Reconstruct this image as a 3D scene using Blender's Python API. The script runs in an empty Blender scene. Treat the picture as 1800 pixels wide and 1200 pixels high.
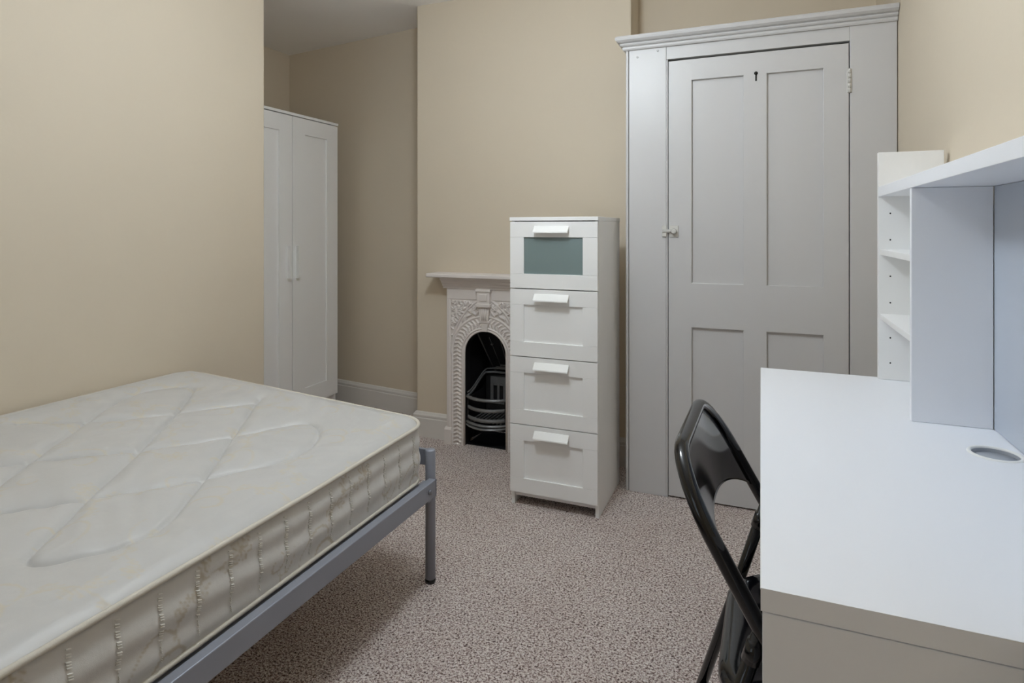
import bpy, bmesh, math, random
import numpy as np
from mathutils import Vector, Matrix

R = math.radians
random.seed(7)
rng = np.random.default_rng(11)
S = bpy.context.scene
C = S.collection

# ------------------------------------------------------------------ camera, daylight, exposure
cam_data = bpy.data.cameras.new('camera')
cam_data.sensor_width = 36.0
cam_data.lens = 1065.0 / 1800.0 * 36.0
cam_data.shift_y = -(600 - 402) / 1800.0
cam_data.clip_start = 0.02
cam = bpy.data.objects.new('camera', cam_data)
C.objects.link(cam)
cam.location = (0.0, 0.0, 1.19)
cam.rotation_euler = (R(90), 0, R(22.31))
S.camera = cam

WIN = dict(x0=-2.08, x1=-0.85, z0=0.90, z1=2.36, y=-1.35)

world = bpy.data.worlds.new('overcast_sky')
world.use_nodes = True
S.world = world
wn = world.node_tree.nodes
wn['Background'].inputs['Color'].default_value = (0.80, 0.90, 1.0, 1)
wn['Background'].inputs['Strength'].default_value = 0.6

portal = bpy.data.lights.new('window_portal', 'AREA')
portal.shape = 'RECTANGLE'
portal.size = WIN['x1'] - WIN['x0']
portal.size_y = WIN['z1'] - WIN['z0']
portal.cycles.is_portal = True
po = bpy.data.objects.new('window_portal', portal)
C.objects.link(po)
po.location = ((WIN['x0'] + WIN['x1']) / 2, WIN['y'] - 0.02, (WIN['z0'] + WIN['z1']) / 2)
po.rotation_euler = (R(90), 0, 0)          # local -Z looks to +Y, into the room

S.view_settings.view_transform = 'Standard'
S.view_settings.look = 'None'
S.view_settings.gamma = 1.0
S.view_settings.use_curve_mapping = False
S.view_settings.exposure = 0.95
S.cycles.max_bounces = 14
S.cycles.diffuse_bounces = 10
S.cycles.use_denoising = True

# ------------------------------------------------------------------ materials
def _mat(name):
    m = bpy.data.materials.new(name)
    m.use_nodes = True
    nt = m.node_tree
    return m, nt, nt.nodes['Principled BSDF']

def srgb(r, g, b):
    f = lambda c: (c / 255 / 12.92) if c / 255 <= 0.04045 else ((c / 255 + 0.055) / 1.055) ** 2.4
    return (f(r), f(g), f(b), 1.0)

def plain(name, col, rough=0.5, metal=0.0, spec=0.5, bump=0.0, bscale=60.0, var=0.0, vscale=6.0, coat=0.0):
    m, nt, b = _mat(name)
    b.inputs['Base Color'].default_value = col
    b.inputs['Roughness'].default_value = rough
    b.inputs['Metallic'].default_value = metal
    b.inputs['Specular IOR Level'].default_value = spec
    b.inputs['Coat Weight'].default_value = coat
    b.inputs['Coat Roughness'].default_value = 0.08
    tc = nt.nodes.new('ShaderNodeTexCoord')
    if var > 0:
        n = nt.nodes.new('ShaderNodeTexNoise')
        n.inputs['Scale'].default_value = vscale
        n.inputs['Detail'].default_value = 4
        nt.links.new(tc.outputs['Object'], n.inputs['Vector'])
        mx = nt.nodes.new('ShaderNodeMix')
        mx.data_type = 'RGBA'
        mx.inputs[6].default_value = tuple(c * (1 - var) for c in col[:3]) + (1,)
        mx.inputs[7].default_value = tuple(min(1, c * (1 + var)) for c in col[:3]) + (1,)
        nt.links.new(n.outputs['Fac'], mx.inputs[0])
        nt.links.new(mx.outputs[2], b.inputs['Base Color'])
    if bump > 0:
        n2 = nt.nodes.new('ShaderNodeTexNoise')
        n2.inputs['Scale'].default_value = bscale
        n2.inputs['Detail'].default_value = 3
        nt.links.new(tc.outputs['Object'], n2.inputs['Vector'])
        bp = nt.nodes.new('ShaderNodeBump')
        bp.inputs['Strength'].default_value = bump
        bp.inputs['Distance'].default_value = 0.004
        nt.links.new(n2.outputs['Fac'], bp.inputs['Height'])
        nt.links.new(bp.outputs['Normal'], b.inputs['Normal'])
    return m

M = {}
M['wall'] = plain('cream_emulsion', srgb(209, 197, 177), 0.75, bump=0.10, bscale=45, var=0.02, vscale=2.5)
M['ceiling'] = plain('white_emulsion', srgb(244, 242, 240), 0.85, bump=0.08, bscale=40)
M['gloss'] = plain('white_gloss_paint', srgb(200, 199, 199), 0.38, bump=0.07, bscale=28, var=0.012, vscale=5)
M['skirting'] = plain('skirting_paint', srgb(216, 212, 206), 0.42, bump=0.05, bscale=30)
M['laminate'] = plain('white_laminate', srgb(240, 240, 239), 0.42, bump=0.02, bscale=200)
M['laminate_edge'] = plain('white_laminate_edge', srgb(240, 240, 238), 0.35)
M['desk'] = plain('desk_white_foil', srgb(240, 242, 247), 0.40, bump=0.015, bscale=300)
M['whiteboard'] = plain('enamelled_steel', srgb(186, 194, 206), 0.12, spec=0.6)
M['metal'] = plain('grey_powder_coat', srgb(150, 154, 165), 0.36, metal=0.25, bump=0.02, bscale=400)
M['bolt'] = plain('bolt_steel', srgb(140, 142, 150), 0.35, metal=0.8)
M['slat'] = plain('slat_wood', srgb(196, 168, 128), 0.6, bump=0.1, bscale=50)
M['black'] = plain('black_gloss_enamel', srgb(8, 8, 12), 0.10, spec=0.6, bump=0.012, bscale=25)
M['iron'] = plain('black_iron', srgb(26, 26, 27), 0.45, bump=0.25, bscale=120, spec=0.5)
M['ironbar'] = plain('worn_iron_bar', srgb(120, 120, 120), 0.36, metal=0.3, bump=0.2, bscale=150, var=0.25, vscale=30)
M['castwhite'] = plain('painted_cast_iron', srgb(224, 217, 212), 0.5, bump=0.10, bscale=90)
M['dark'] = plain('dark_void', srgb(18, 17, 16), 0.8)
M['hole'] = plain('grey_plastic', srgb(178, 182, 190), 0.5)
M['piping'] = plain('piping_tape', srgb(206, 200, 188), 0.7, bump=0.25, bscale=500)
M['stitch'] = plain('white_thread', srgb(232, 230, 224), 0.6)
M['oldmetal'] = plain('painted_brass', srgb(205, 203, 198), 0.4, bump=0.15, bscale=120)
M['frost'] = plain('frosted_glass', srgb(122, 138, 138), 0.22, spec=0.55)

# carpet: flecked loop pile
m, nt, b = _mat('flecked_carpet')
tc = nt.nodes.new('ShaderNodeTexCoord')
n1 = nt.nodes.new('ShaderNodeTexNoise'); n1.inputs['Scale'].default_value = 165; n1.inputs['Detail'].default_value = 2.5; n1.inputs['Roughness'].default_value = 0.65; n1.inputs['Distortion'].default_value = 0.6
vo = nt.nodes.new('ShaderNodeTexVoronoi'); vo.inputs['Scale'].default_value = 190; vo.inputs['Randomness'].default_value = 1.0
n3 = nt.nodes.new('ShaderNodeTexNoise'); n3.inputs['Scale'].default_value = 3.0; n3.inputs['Detail'].default_value = 3
for n in (n1, vo, n3):
    nt.links.new(tc.outputs['Object'], n.inputs['Vector'])
rp = nt.nodes.new('ShaderNodeValToRGB')
els = rp.color_ramp.elements
els[0].position = 0.33; els[0].color = srgb(70, 52, 48)
els[1].position = 0.66; els[1].color = srgb(255, 250, 246)
e = els.new(0.43); e.color = srgb(172, 150, 142)
e = els.new(0.55); e.color = srgb(248, 238, 232)
nt.links.new(n1.outputs['Fac'], rp.inputs['Fac'])
mx = nt.nodes.new('ShaderNodeMix'); mx.data_type = 'RGBA'; mx.blend_type = 'MULTIPLY'
mx.inputs[0].default_value = 0.30
vr = nt.nodes.new('ShaderNodeValToRGB')
vr.color_ramp.elements[0].color = (1, 1, 1, 1); vr.color_ramp.elements[0].position = 0.15
vr.color_ramp.elements[1].color = (0.35, 0.29, 0.27, 1); vr.color_ramp.elements[1].position = 0.85
nt.links.new(vo.outputs['Distance'], vr.inputs['Fac'])
nt.links.new(rp.outputs['Color'], mx.inputs[6]); nt.links.new(vr.outputs['Color'], mx.inputs[7])
hs = nt.nodes.new('ShaderNodeMix'); hs.data_type = 'RGBA'; hs.blend_type = 'MULTIPLY'; hs.inputs[0].default_value = 1.0
r3 = nt.nodes.new('ShaderNodeValToRGB')
r3.color_ramp.elements[0].color = (0.92, 0.90, 0.89, 1); r3.color_ramp.elements[0].position = 0.35
r3.color_ramp.elements[1].color = (1, 1, 1, 1); r3.color_ramp.elements[1].position = 0.65
nt.links.new(n3.outputs['Fac'], r3.inputs['Fac'])
nt.links.new(mx.outputs[2], hs.inputs[6]); nt.links.new(r3.outputs['Color'], hs.inputs[7])
nt.links.new(hs.outputs[2], b.inputs['Base Color'])
b.inputs['Roughness'].default_value = 0.95
b.inputs['Specular IOR Level'].default_value = 0.1
b.inputs['Sheen Weight'].default_value = 0.15
ad = nt.nodes.new('ShaderNodeMath'); ad.operation = 'SUBTRACT'
nt.links.new(n1.outputs['Fac'], ad.inputs[0]); nt.links.new(vo.outputs['Distance'], ad.inputs[1])
bp = nt.nodes.new('ShaderNodeBump'); bp.inputs['Strength'].default_value = 0.8; bp.inputs['Distance'].default_value = 0.006
nt.links.new(ad.outputs[0], bp.inputs['Height']); nt.links.new(bp.outputs['Normal'], b.inputs['Normal'])
M['carpet'] = m

# mattress ticking: off-white damask, woven motif from the mesh attribute "motif"
def ticking(name, base, ink):
    m, nt, b = _mat(name)
    at = nt.nodes.new('ShaderNodeAttribute'); at.attribute_name = 'motif'
    mx = nt.nodes.new('ShaderNodeMix'); mx.data_type = 'RGBA'
    mx.inputs[6].default_value = base; mx.inputs[7].default_value = ink
    nt.links.new(at.outputs['Fac'], mx.inputs[0])
    nt.links.new(mx.outputs[2], b.inputs['Base Color'])
    ro = nt.nodes.new('ShaderNodeMapRange'); ro.inputs[3].default_value = 0.42; ro.inputs[4].default_value = 0.7
    nt.links.new(at.outputs['Fac'], ro.inputs[0]); nt.links.new(ro.outputs[0], b.inputs['Roughness'])
    b.inputs['Sheen Weight'].default_value = 0.3
    tc = nt.nodes.new('ShaderNodeTexCoord')
    n = nt.nodes.new('ShaderNodeTexNoise'); n.inputs['Scale'].default_value = 900; n.inputs['Detail'].default_value = 1
    nt.links.new(tc.outputs['Object'], n.inputs['Vector'])
    n2 = nt.nodes.new('ShaderNodeTexNoise'); n2.inputs['Scale'].default_value = 14; n2.inputs['Detail'].default_value = 4
    nt.links.new(tc.outputs['Object'], n2.inputs['Vector'])
    bp = nt.nodes.new('ShaderNodeBump'); bp.inputs['Strength'].default_value = 0.12; bp.inputs['Distance'].default_value = 0.0015
    bp2 = nt.nodes.new('ShaderNodeBump'); bp2.inputs['Strength'].default_value = 0.18; bp2.inputs['Distance'].default_value = 0.012
    nt.links.new(n.outputs['Fac'], bp.inputs['Height']); nt.links.new(n2.outputs['Fac'], bp2.inputs['Height'])
    nt.links.new(bp.outputs['Normal'], bp2.inputs['Normal']); nt.links.new(bp2.outputs['Normal'], b.inputs['Normal'])
    return m
M['tick_top'] = ticking('damask_top', srgb(194, 193, 191), srgb(200, 193, 178))
M['tick_side'] = ticking('damask_border', srgb(208, 206, 202), srgb(184, 174, 156))

# ------------------------------------------------------------------ helpers
def world_loc(o):
    v = Vector((0, 0, 0))
    while o is not None:
        v = v + Vector(o.location); o = o.parent
    return v

def obj_from(name, verts, faces, mat, parent=None, smooth=False):
    off = world_loc(parent) if parent is not None else Vector((0, 0, 0))
    me = bpy.data.meshes.new(name)
    me.from_pydata([(v[0] - off.x, v[1] - off.y, v[2] - off.z) for v in verts], [], faces)
    me.materials.append(M[mat])
    if smooth:
        me.polygons.foreach_set('use_smooth', [True] * len(me.polygons))
    me.update()
    o = bpy.data.objects.new(name, me)
    C.objects.link(o)
    o.parent = parent
    return o

def obj_bm(name, bm, mat, parent=None, smooth=False):
    bmesh.ops.recalc_face_normals(bm, faces=bm.faces)
    off = world_loc(parent) if parent is not None else Vector((0, 0, 0))
    bmesh.ops.translate(bm, verts=bm.verts, vec=-off)
    me = bpy.data.meshes.new(name)
    bm.to_mesh(me); bm.free()
    me.materials.append(M[mat])
    if smooth:
        me.polygons.foreach_set('use_smooth', [True] * len(me.polygons))
    o = bpy.data.objects.new(name, me)
    C.objects.link(o)
    o.parent = parent
    return o

def add_box(bm, x0, x1, y0, y1, z0, z1, bev=0.0, seg=2):
    r = bmesh.ops.create_cube(bm, size=1.0)
    vs = r['verts']
    for v in vs:
        v.co = Vector((x0 + (v.co.x + 0.5) * (x1 - x0), y0 + (v.co.y + 0.5) * (y1 - y0), z0 + (v.co.z + 0.5) * (z1 - z0)))
    if bev > 0:
        es = list({e for v in vs for e in v.link_edges})
        bmesh.ops.bevel(bm, geom=es, offset=bev, segments=seg, affect='EDGES', profile=0.5)

def box(name, b6, mat, parent=None, bev=0.0, seg=2):
    bm = bmesh.new(); add_box(bm, *b6, bev=bev, seg=seg)
    return obj_bm(name, bm, mat, parent)

def boxes(name, lst, mat, parent=None, bev=0.0):
    bm = bmesh.new()
    for q in lst: add_box(bm, *q, bev=bev)
    return obj_bm(name, bm, mat, parent)

def thing(name, label, cat, loc=(0, 0, 0), group=None):
    o = bpy.data.objects.new(name, None)
    C.objects.link(o); o.location = loc
    o.empty_display_size = 0.05
    o['label'] = label; o['category'] = cat
    if group: o['group'] = group
    return o

def struct(o):
    o['kind'] = 'structure'; return o

def prism(name, poly, axis, a0, a1, mat, parent=None, smooth=False):
    """poly: 2D points; axis 'x': (y,z) polygon extruded over x; 'y': (x,z); 'z': (x,y)."""
    n = len(poly); V = []
    for a in (a0, a1):
        for p, q in poly:
            V.append({'x': (a, p, q), 'y': (p, a, q), 'z': (p, q, a)}[axis])
    F = [tuple(range(n)), tuple(range(2 * n - 1, n - 1, -1))]
    F += [(i, (i + 1) % n, n + (i + 1) % n, n + i) for i in range(n)]
    bm = bmesh.new()
    bv = [bm.verts.new(v) for v in V]
    for f in F: bm.faces.new([bv[i] for i in f])
    return obj_bm(name, bm, mat, parent, smooth)

def tube_geo(path, rad, n=12, closed=False, caps=True, V=None, F=None, flat=1.0):
    """sweep a circle (or a list of radii) along a 3-D path"""
    V = [] if V is None else V; F = [] if F is None else F
    P = [Vector(p) for p in path]; k = len(P); base = len(V)
    rads = rad if hasattr(rad, '__len__') else [rad] * k
    T = []
    for i in range(k):
        a = P[(i - 1) % k] if (closed or i > 0) else P[i]
        c = P[(i + 1) % k] if (closed or i < k - 1) else P[i]
        T.append((c - a).normalized())
    up = Vector((0, 0, 1)) if abs(T[0].z) < 0.9 else Vector((1, 0, 0))
    N = (up - T[0] * up.dot(T[0])).normalized()
    for i in range(k):
        if i > 0:
            N = N - T[i] * N.dot(T[i]); N.normalize()
        B = T[i].cross(N)
        for j in range(n):
            a = 2 * math.pi * j / n
            V.append(tuple(P[i] + (N * math.cos(a) + B * math.sin(a) * flat) * rads[i]))
    rows = k if closed else k - 1
    for i in range(rows):
        for j in range(n):
            a = base + i * n + j; b_ = base + i * n + (j + 1) % n
            c = base + ((i + 1) % k) * n + (j + 1) % n; d = base + ((i + 1) % k) * n + j
            F.append((a, b_, c, d))
    if caps and not closed:
        F.append(tuple(base + j for j in range(n - 1, -1, -1)))
        F.append(tuple(base + (k - 1) * n + j for j in range(n)))
    return V, F

def tube(name, path, rad, mat, parent=None, n=12, closed=False, flat=1.0):
    V, F = tube_geo(path, rad, n, closed, flat=flat)
    bm = bmesh.new(); bv = [bm.verts.new(v) for v in V]
    for f in F: bm.faces.new([bv[i] for i in f])
    o = obj_bm(name, bm, mat, parent, True)
    return o

def sweep_profile(name, path, prof, mat, side=1, parent=None, closed_ends=True):
    """mitred extrusion of a (out, z) profile along an (x, y) path; out is measured to the left (+1) or right (-1)"""
    P = [Vector((p[0], p[1])) for p in path]; k = len(P); n = len(prof)
    D = [(P[i + 1] - P[i]).normalized() for i in range(k - 1)]
    nor = [Vector((-d.y, d.x)) * side for d in D]
    V = []
    for i in range(k):
        if i == 0: off = nor[0]
        elif i == k - 1: off = nor[-1]
        else:
            s_ = nor[i - 1] + nor[i]
            off = s_ / (s_.length_squared / 2) if s_.length > 1e-6 else nor[i]
        for o_, z in prof:
            q = P[i] + off * o_
            V.append((q.x, q.y, z))
    bm = bmesh.new(); bv = [bm.verts.new(v) for v in V]
    for i in range(k - 1):
        for j in range(n):
            bm.faces.new([bv[i * n + j], bv[i * n + (j + 1) % n], bv[(i + 1) * n + (j + 1) % n], bv[(i + 1) * n + j]])
    bm.faces.new([bv[j] for j in range(n)]); bm.faces.new([bv[(k - 1) * n + j] for j in range(n)])
    return obj_bm(name, bm, mat, parent)

def arc(cx, cy, r, a0, a1, n):
    return [(cx + r * math.cos(R(a0 + (a1 - a0) * i / n)), cy + r * math.sin(R(a0 + (a1 - a0) * i / n))) for i in range(n + 1)]

# ------------------------------------------------------------------ the room
ZC = 2.475
XL, XR, YB = -2.18, 0.495, WIN['y']
struct(box('floor', (-3.5, 0.7, -1.7, 3.8, -0.08, 0.0), 'carpet'))
struct(box('ceiling', (-3.5, 0.7, -1.7, 3.8, ZC, ZC + 0.1), 'ceiling'))
struct(box('wall_left', (-3.5, XL, -1.5, 2.215, 0, ZC), 'wall', bev=0.006))
struct(box('wall_right', (XR, XR + 0.15, -1.5, 3.4, 0, ZC), 'wall'))
struct(prism('wall_alcove', [(-1.60, 3.295), (-3.45, 3.563), (-3.45, 3.70), (-1.60, 3.70)], 'z', 0, ZC, 'wall'))
struct(box('wall_alcove_side', (-3.45, -3.235, 2.215, 3.65, 0, ZC), 'wall'))
struct(box('wall_recess', (-0.70, XR, 3.235, 3.40, 0, ZC), 'wall'))
# unseen stub of wall, added to shade the near end of the desk
struct(box('wall_shading_stub', (0.25, XR, YB - 0.15, 0.755, 0, ZC), 'wall', bev=0.006))
# chimney breast with the fireplace opening left free
CHX0, CHX1, CHY = -1.838, -0.600, 3.03
FX = -1.38
bm = bmesh.new()
add_box(bm, CHX0, FX - 0.17, CHY, 3.42, 0, ZC)
add_box(bm, FX + 0.17, CHX1, CHY, 3.42, 0, ZC)
add_box(bm, FX - 0.17, FX + 0.17, CHY, 3.42, 0.70, ZC)
es = [e for e in bm.edges if all(abs(v.co.y - CHY) < 1e-5 for v in e.verts) and (all(abs(v.co.x - CHX0) < 1e-5 for v in e.verts) or all(abs(v.co.x - CHX1) < 1e-5 for v in e.verts))]
bmesh.ops.bevel(bm, geom=es, offset=0.007, segments=3, affect='EDGES', profile=0.5)
struct(obj_bm('wall_chimney_breast', bm, 'wall'))
# window wall behind the camera
w = WIN
boxes_w = [(-3.5, w['x0'], YB - 0.15, YB, 0, ZC), (w['x1'], 0.65, YB - 0.15, YB, 0, ZC),
           (w['x0'], w['x1'], YB - 0.15, YB, 0, w['z0']), (w['x0'], w['x1'], YB - 0.15, YB, w['z1'], ZC)]
struct(boxes('wall_window', boxes_w, 'wall'))
wf = []
xm = (w['x0'] + w['x1']) / 2; zm = (w['z0'] + w['z1']) / 2
for x in (w['x0'] + 0.025, xm, w['x1'] - 0.025):
    wf.append((x - 0.025, x + 0.025, YB - 0.12, YB - 0.07, w['z0'], w['z1']))
for z in (w['z0'] + 0.025, zm, w['z1'] - 0.025):
    wf.append((w['x0'], w['x1'], YB - 0.118, YB - 0.072, z - 0.025, z + 0.025))
win = struct(boxes('window_1', wf, 'gloss'))
box('window_sill', (w['x0'] - 0.05, w['x1'] + 0.05, YB - 0.07, YB + 0.05, w['z0'] - 0.03, w['z0']), 'gloss', win, bev=0.004)

SK = [(0, 0), (0.018, 0), (0.018, 0.105), (0.014, 0.110), (0.016, 0.116), (0.016, 0.124), (0.011, 0.131), (0.007, 0.138), (0.0, 0.142)]
def skirting(name, path, side):
    return struct(sweep_profile(name, path, SK, 'skirting', side))
skirting('baseboard_alcove', [(-3.235, 3.532), (CHX0, 3.3295)], -1)
skirting('baseboard_alcove_side', [(-3.235, 2.215), (-3.235, 3.53)], -1)
skirting('baseboard_chimney_left', [(CHX0, 3.328), (CHX0, CHY), (FX - 0.225, CHY)], -1)
skirting('baseboard_chimney_right', [(FX + 0.225, CHY), (CHX1, CHY), (CHX1, 3.235)], -1)
skirting('baseboard_left', [(XL, YB), (XL, 2.215), (-3.235, 2.215)], -1)
skirting('baseboard_right', [(XR, 2.74), (XR, 0.755), (0.25, 0.755), (0.25, YB)], -1)
skirting('baseboard_window', [(0.25, YB), (XL, YB)], -1)

# ------------------------------------------------------------------ built-in cupboard in the recess
CY = 2.75
cup = thing('built_in_cupboard', 'tall white painted built-in cupboard with panelled door and moulded cornice', 'cupboard', (-0.04, CY, 0))
CX0, CX1 = -0.566, XR - 0.003
DX0, DX1, DZ1 = -0.378, 0.326, 1.932
box('stile', (CX0 + 0.012, DX0 - 0.010, CY, CY + 0.03, 0, 2.02), 'gloss', cup, bev=0.002)
box('edge_bead', (CX0 - 0.002, CX0 + 0.010, CY - 0.003, CY + 0.03, 0, 2.02), 'gloss', cup, bev=0.004)
box('stile_bead', (DX0 - 0.0095, DX0 - 0.003, CY - 0.002, CY + 0.03, 0, DZ1 + 0.008), 'gloss', cup, bev=0.0015)
box('stile', (DX1 + 0.004, CX1, CY, CY + 0.03, 0, 2.02), 'gloss', cup, bev=0.002)
box('head_board', (DX0 - 0.0095, DX1 + 0.0035, CY + 0.001, CY + 0.03, DZ1 + 0.010, 2.02), 'gloss', cup, bev=0.0015)
box('side_board', (CX0, CX0 + 0.02, CY + 0.03, CHY - 0.02, 0, 2.02), 'gloss', cup)
box('top_board', (CX0, CX1, CY + 0.03, 3.228, 2.0, 2.02), 'gloss', cup)
for zz, xx in ((1.965, -0.515), (1.985, -0.425)):      # filled nail heads
    o = tube('nail_head', [(xx, CY - 0.0015, zz), (xx, CY + 0.004, zz)], 0.005, 'gloss', cup, n=10)
# cornice: three stepped mouldings
cor = [(0, 1.998), (0.010, 1.998), (0.014, 2.004), (0.014, 2.010), (0.011, 2.014), (0.020, 2.016), (0.024, 2.021), (0.022, 2.027), (0.018, 2.029),
       (0.030, 2.032), (0.040, 2.039), (0.043, 2.048), (0.039, 2.056), (0.030, 2.060), (0, 2.060)]
sweep_profile('cornice', [(CX0 - 0.001, CHY - 0.02), (CX0 - 0.001, CY), (CX1, CY)], [(max(0, o), z) for o, z in cor], 'gloss', -1, cup)
# the door: stiles and rails around four recessed panels
def frame_with_openings(bm, x0, x1, z0, z1, y0, y1, ops, bev=0.0):
    """solid board x0..x1 by z0..z1 with rectangular openings (x0,x1,z0,z1) that share columns/rows"""
    xs = sorted({x0, x1} | {o[0] for o in ops} | {o[1] for o in ops})
    zs = sorted({z0, z1} | {o[2] for o in ops} | {o[3] for o in ops})
    def solid(i, j):
        if i < 0 or j < 0 or i >= len(xs) - 1 or j >= len(zs) - 1: return False
        cx = (xs[i] + xs[i + 1]) / 2; cz = (zs[j] + zs[j + 1]) / 2
        return not any(o[0] < cx < o[1] and o[2] < cz < o[3] for o in ops)
    cache = {}
    def v(i, j, k):
        if (i, j, k) not in cache: cache[(i, j, k)] = bm.verts.new((xs[i], (y0, y1)[k], zs[j]))
        return cache[(i, j, k)]
    rim = []
    for i in range(len(xs) - 1):
        for j in range(len(zs) - 1):
            if not solid(i, j): continue
            bm.faces.new([v(i, j, 0), v(i + 1, j, 0), v(i + 1, j + 1, 0), v(i, j + 1, 0)])
            bm.faces.new([v(i, j, 1), v(i, j + 1, 1), v(i + 1, j + 1, 1), v(i + 1, j, 1)])
            for (di, dj, a, b_) in ((-1, 0, (i, j), (i, j + 1)), (1, 0, (i + 1, j), (i + 1, j + 1)), (0, -1, (i, j), (i + 1, j)), (0, 1, (i, j + 1), (i + 1, j + 1))):
                if not solid(i + di, j + dj):
                    bm.faces.new([v(*a, 0), v(*b_, 0), v(*b_, 1), v(*a, 1)])
                    rim.append((v(*a, 0), v(*b_, 0)))
    if bev > 0:
        es = [bm.edges.get(p) for p in rim]
        bmesh.ops.bevel(bm, geom=[e for e in es if e], offset=bev, segments=2, affect='EDGES', profile=0.5)

ops = [(-0.279, -0.068, 0.953, 1.842), (0.024, 0.235, 0.953, 1.840), (-0.279, -0.068, 0.16, 0.760), (0.024, 0.235, 0.16, 0.757)]
xs_fix = [(-0.279, -0.068), (0.024, 0.235)]
ops = [(a, b_, z0, z1) for (z0, z1) in ((0.953, 1.841), (0.16, 0.758)) for (a, b_) in xs_fix]
bm = bmesh.new()
frame_with_openings(bm, DX0, DX1, 0.008, DZ1, CY + 0.001, CY + 0.034, ops, bev=0.002)
door = obj_bm('door', bm, 'gloss', cup)
for (a, b_, z0, z1) in ops:
    box('panel', (a - 0.006, b_ + 0.006, CY + 0.014, CY + 0.026, z0 - 0.006, z1 + 0.006), 'gloss', door)
# keyhole high on the middle rail
tube('keyhole', [(-0.018, CY - 0.0004, 1.845), (-0.018, CY + 0.004, 1.845)], 0.0075, 'dark', door, n=14)
box('keyhole_slot', (-0.021, -0.0145, CY - 0.0004, CY + 0.004, 1.812, 1.842), 'dark', door)
# hinge on the right jamb
hx = DX1 + 0.002
for zc in (1.781, 0.30):
    h = boxes('hinge', [(hx - 0.009, hx + 0.009, CY - 0.003, CY + 0.003, zc - 0.048, zc + 0.048)], 'oldmetal', door, bev=0.001)
    for k in range(5):
        z0 = zc - 0.048 + k * 0.0193
        tube('hinge_knuckle', [(hx, CY - 0.004, z0 + 0.001), (hx, CY - 0.004, z0 + 0.0183)], 0.0055, 'oldmetal', door, n=10)
# sliding bolt latch
lz = 1.180
lat = box('latch', (-0.374, -0.335, CY - 0.004, CY + 0.002, lz - 0.026, lz + 0.024), 'oldmetal', door, bev=0.001)
box('latch_keep', (-0.405, -0.386, CY - 0.010, CY + 0.002, lz - 0.024, lz + 0.024), 'oldmetal', cup, bev=0.0015)
tube('latch_bolt', [(-0.402, CY - 0.009, lz), (-0.348, CY - 0.009, lz)], 0.0075, 'oldmetal', door, n=12)
tube('latch_knob', [(-0.353, CY - 0.004, lz - 0.001), (-0.353, CY - 0.014, lz - 0.001), (-0.353, CY - 0.019, lz - 0.001), (-0.353, CY - 0.021, lz - 0.001)], [0.006, 0.0085, 0.013, 0.007], 'oldmetal', door, n=16)

# ------------------------------------------------------------------ chest of drawers
QX0, QX1, QY0, QY1, QH = -1.003, -0.612, 2.418, 2.828, 1.24
chest = thing('chest_of_drawers', 'narrow white four-drawer chest with frosted glass top drawer beside the fireplace', 'chest of drawers', ((QX0 + QX1) / 2, (QY0 + QY1) / 2, 0))
box('side_panel', (QX0 + 0.002, QX0 + 0.017, QY0 + 0.018, QY1, 0, QH - 0.016), 'laminate', chest, bev=0.0008)
box('side_panel', (QX1 - 0.017, QX1 - 0.002, QY0 + 0.018, QY1, 0, QH - 0.016), 'laminate', chest, bev=0.0008)
box('top_panel', (QX0, QX1, QY0 - 0.002, QY1, QH - 0.016, QH), 'laminate', chest, bev=0.0012)
box('back_panel', (QX0 + 0.017, QX1 - 0.017, QY1 - 0.006, QY1 - 0.001, 0.03, QH - 0.016), 'laminate', chest)
box('plinth', (QX0 + 0.017, QX1 - 0.017, QY0 + 0.030, QY0 + 0.045, 0.034, 0.066), 'laminate', chest)
box('bottom_panel', (QX0 + 0.017, QX1 - 0.017, QY0 + 0.045, QY1 - 0.006, 0.05, 0.066), 'laminate', chest)
fx0, fx1 = QX0 + 0.002, QX1 - 0.003
for k, (z0, z1) in enumerate(((0.936, 1.220), (0.645, 0.932), (0.354, 0.641), (0.060, 0.350))):
    dr = boxes('drawer', [
        (fx0, fx1, QY0, QY0 + 0.016, z1 - 0.066, z1), (fx0, fx1, QY0, QY0 + 0.016, z0, z0 + 0.062),
        (fx0, fx0 + 0.063, QY0, QY0 + 0.016, z0 + 0.0625, z1 - 0.0665), (fx1 - 0.063, fx1, QY0, QY0 + 0.016, z0 + 0.0625, z1 - 0.0665),
        ], 'laminate', chest, bev=0.0006)
    boxes('drawer_box', [(fx0 + 0.02, fx0 + 0.032, QY0 + 0.018, QY1 - 0.03, z0 + 0.02, z1 - 0.05), (fx1 - 0.032, fx1 - 0.02, QY0 + 0.018, QY1 - 0.03, z0 + 0.02, z1 - 0.05),
        (fx0 + 0.02, fx1 - 0.02, QY1 - 0.04, QY1 - 0.03, z0 + 0.02, z1 - 0.05), (fx0 + 0.02, fx1 - 0.02, QY0 + 0.018, QY1 - 0.03, z0 + 0.015, z0 + 0.02)], 'laminate', dr)
    if k == 0:
        p = box('glass_pane', (fx0 + 0.060, fx1 - 0.060, QY0 + 0.006, QY0 + 0.010, z0 + 0.06, z1 - 0.063), 'frost', dr)
        p['label'] = 'grey-green frosted glass pane'
    else:
        box('drawer_panel', (fx0 + 0.055, fx1 - 0.055, QY0 + 0.0085, QY0 + 0.015, z0 + 0.055, z1 - 0.058), 'laminate', dr)
    hc = (fx0 + fx1) / 2 - 0.004; ht = z1 - 0.024
    prof = [(QY0 + 0.001, ht + 0.006), (QY0 - 0.004, ht + 0.006), (QY0 - 0.026, ht - 0.018), (QY0 - 0.027, ht - 0.023), (QY0 - 0.023, ht - 0.023), (QY0 - 0.004, ht - 0.003), (QY0 + 0.001, ht - 0.002)]
    prism('handle', prof, 'x', hc - 0.076, hc + 0.076, 'laminate_edge', dr)

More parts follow.
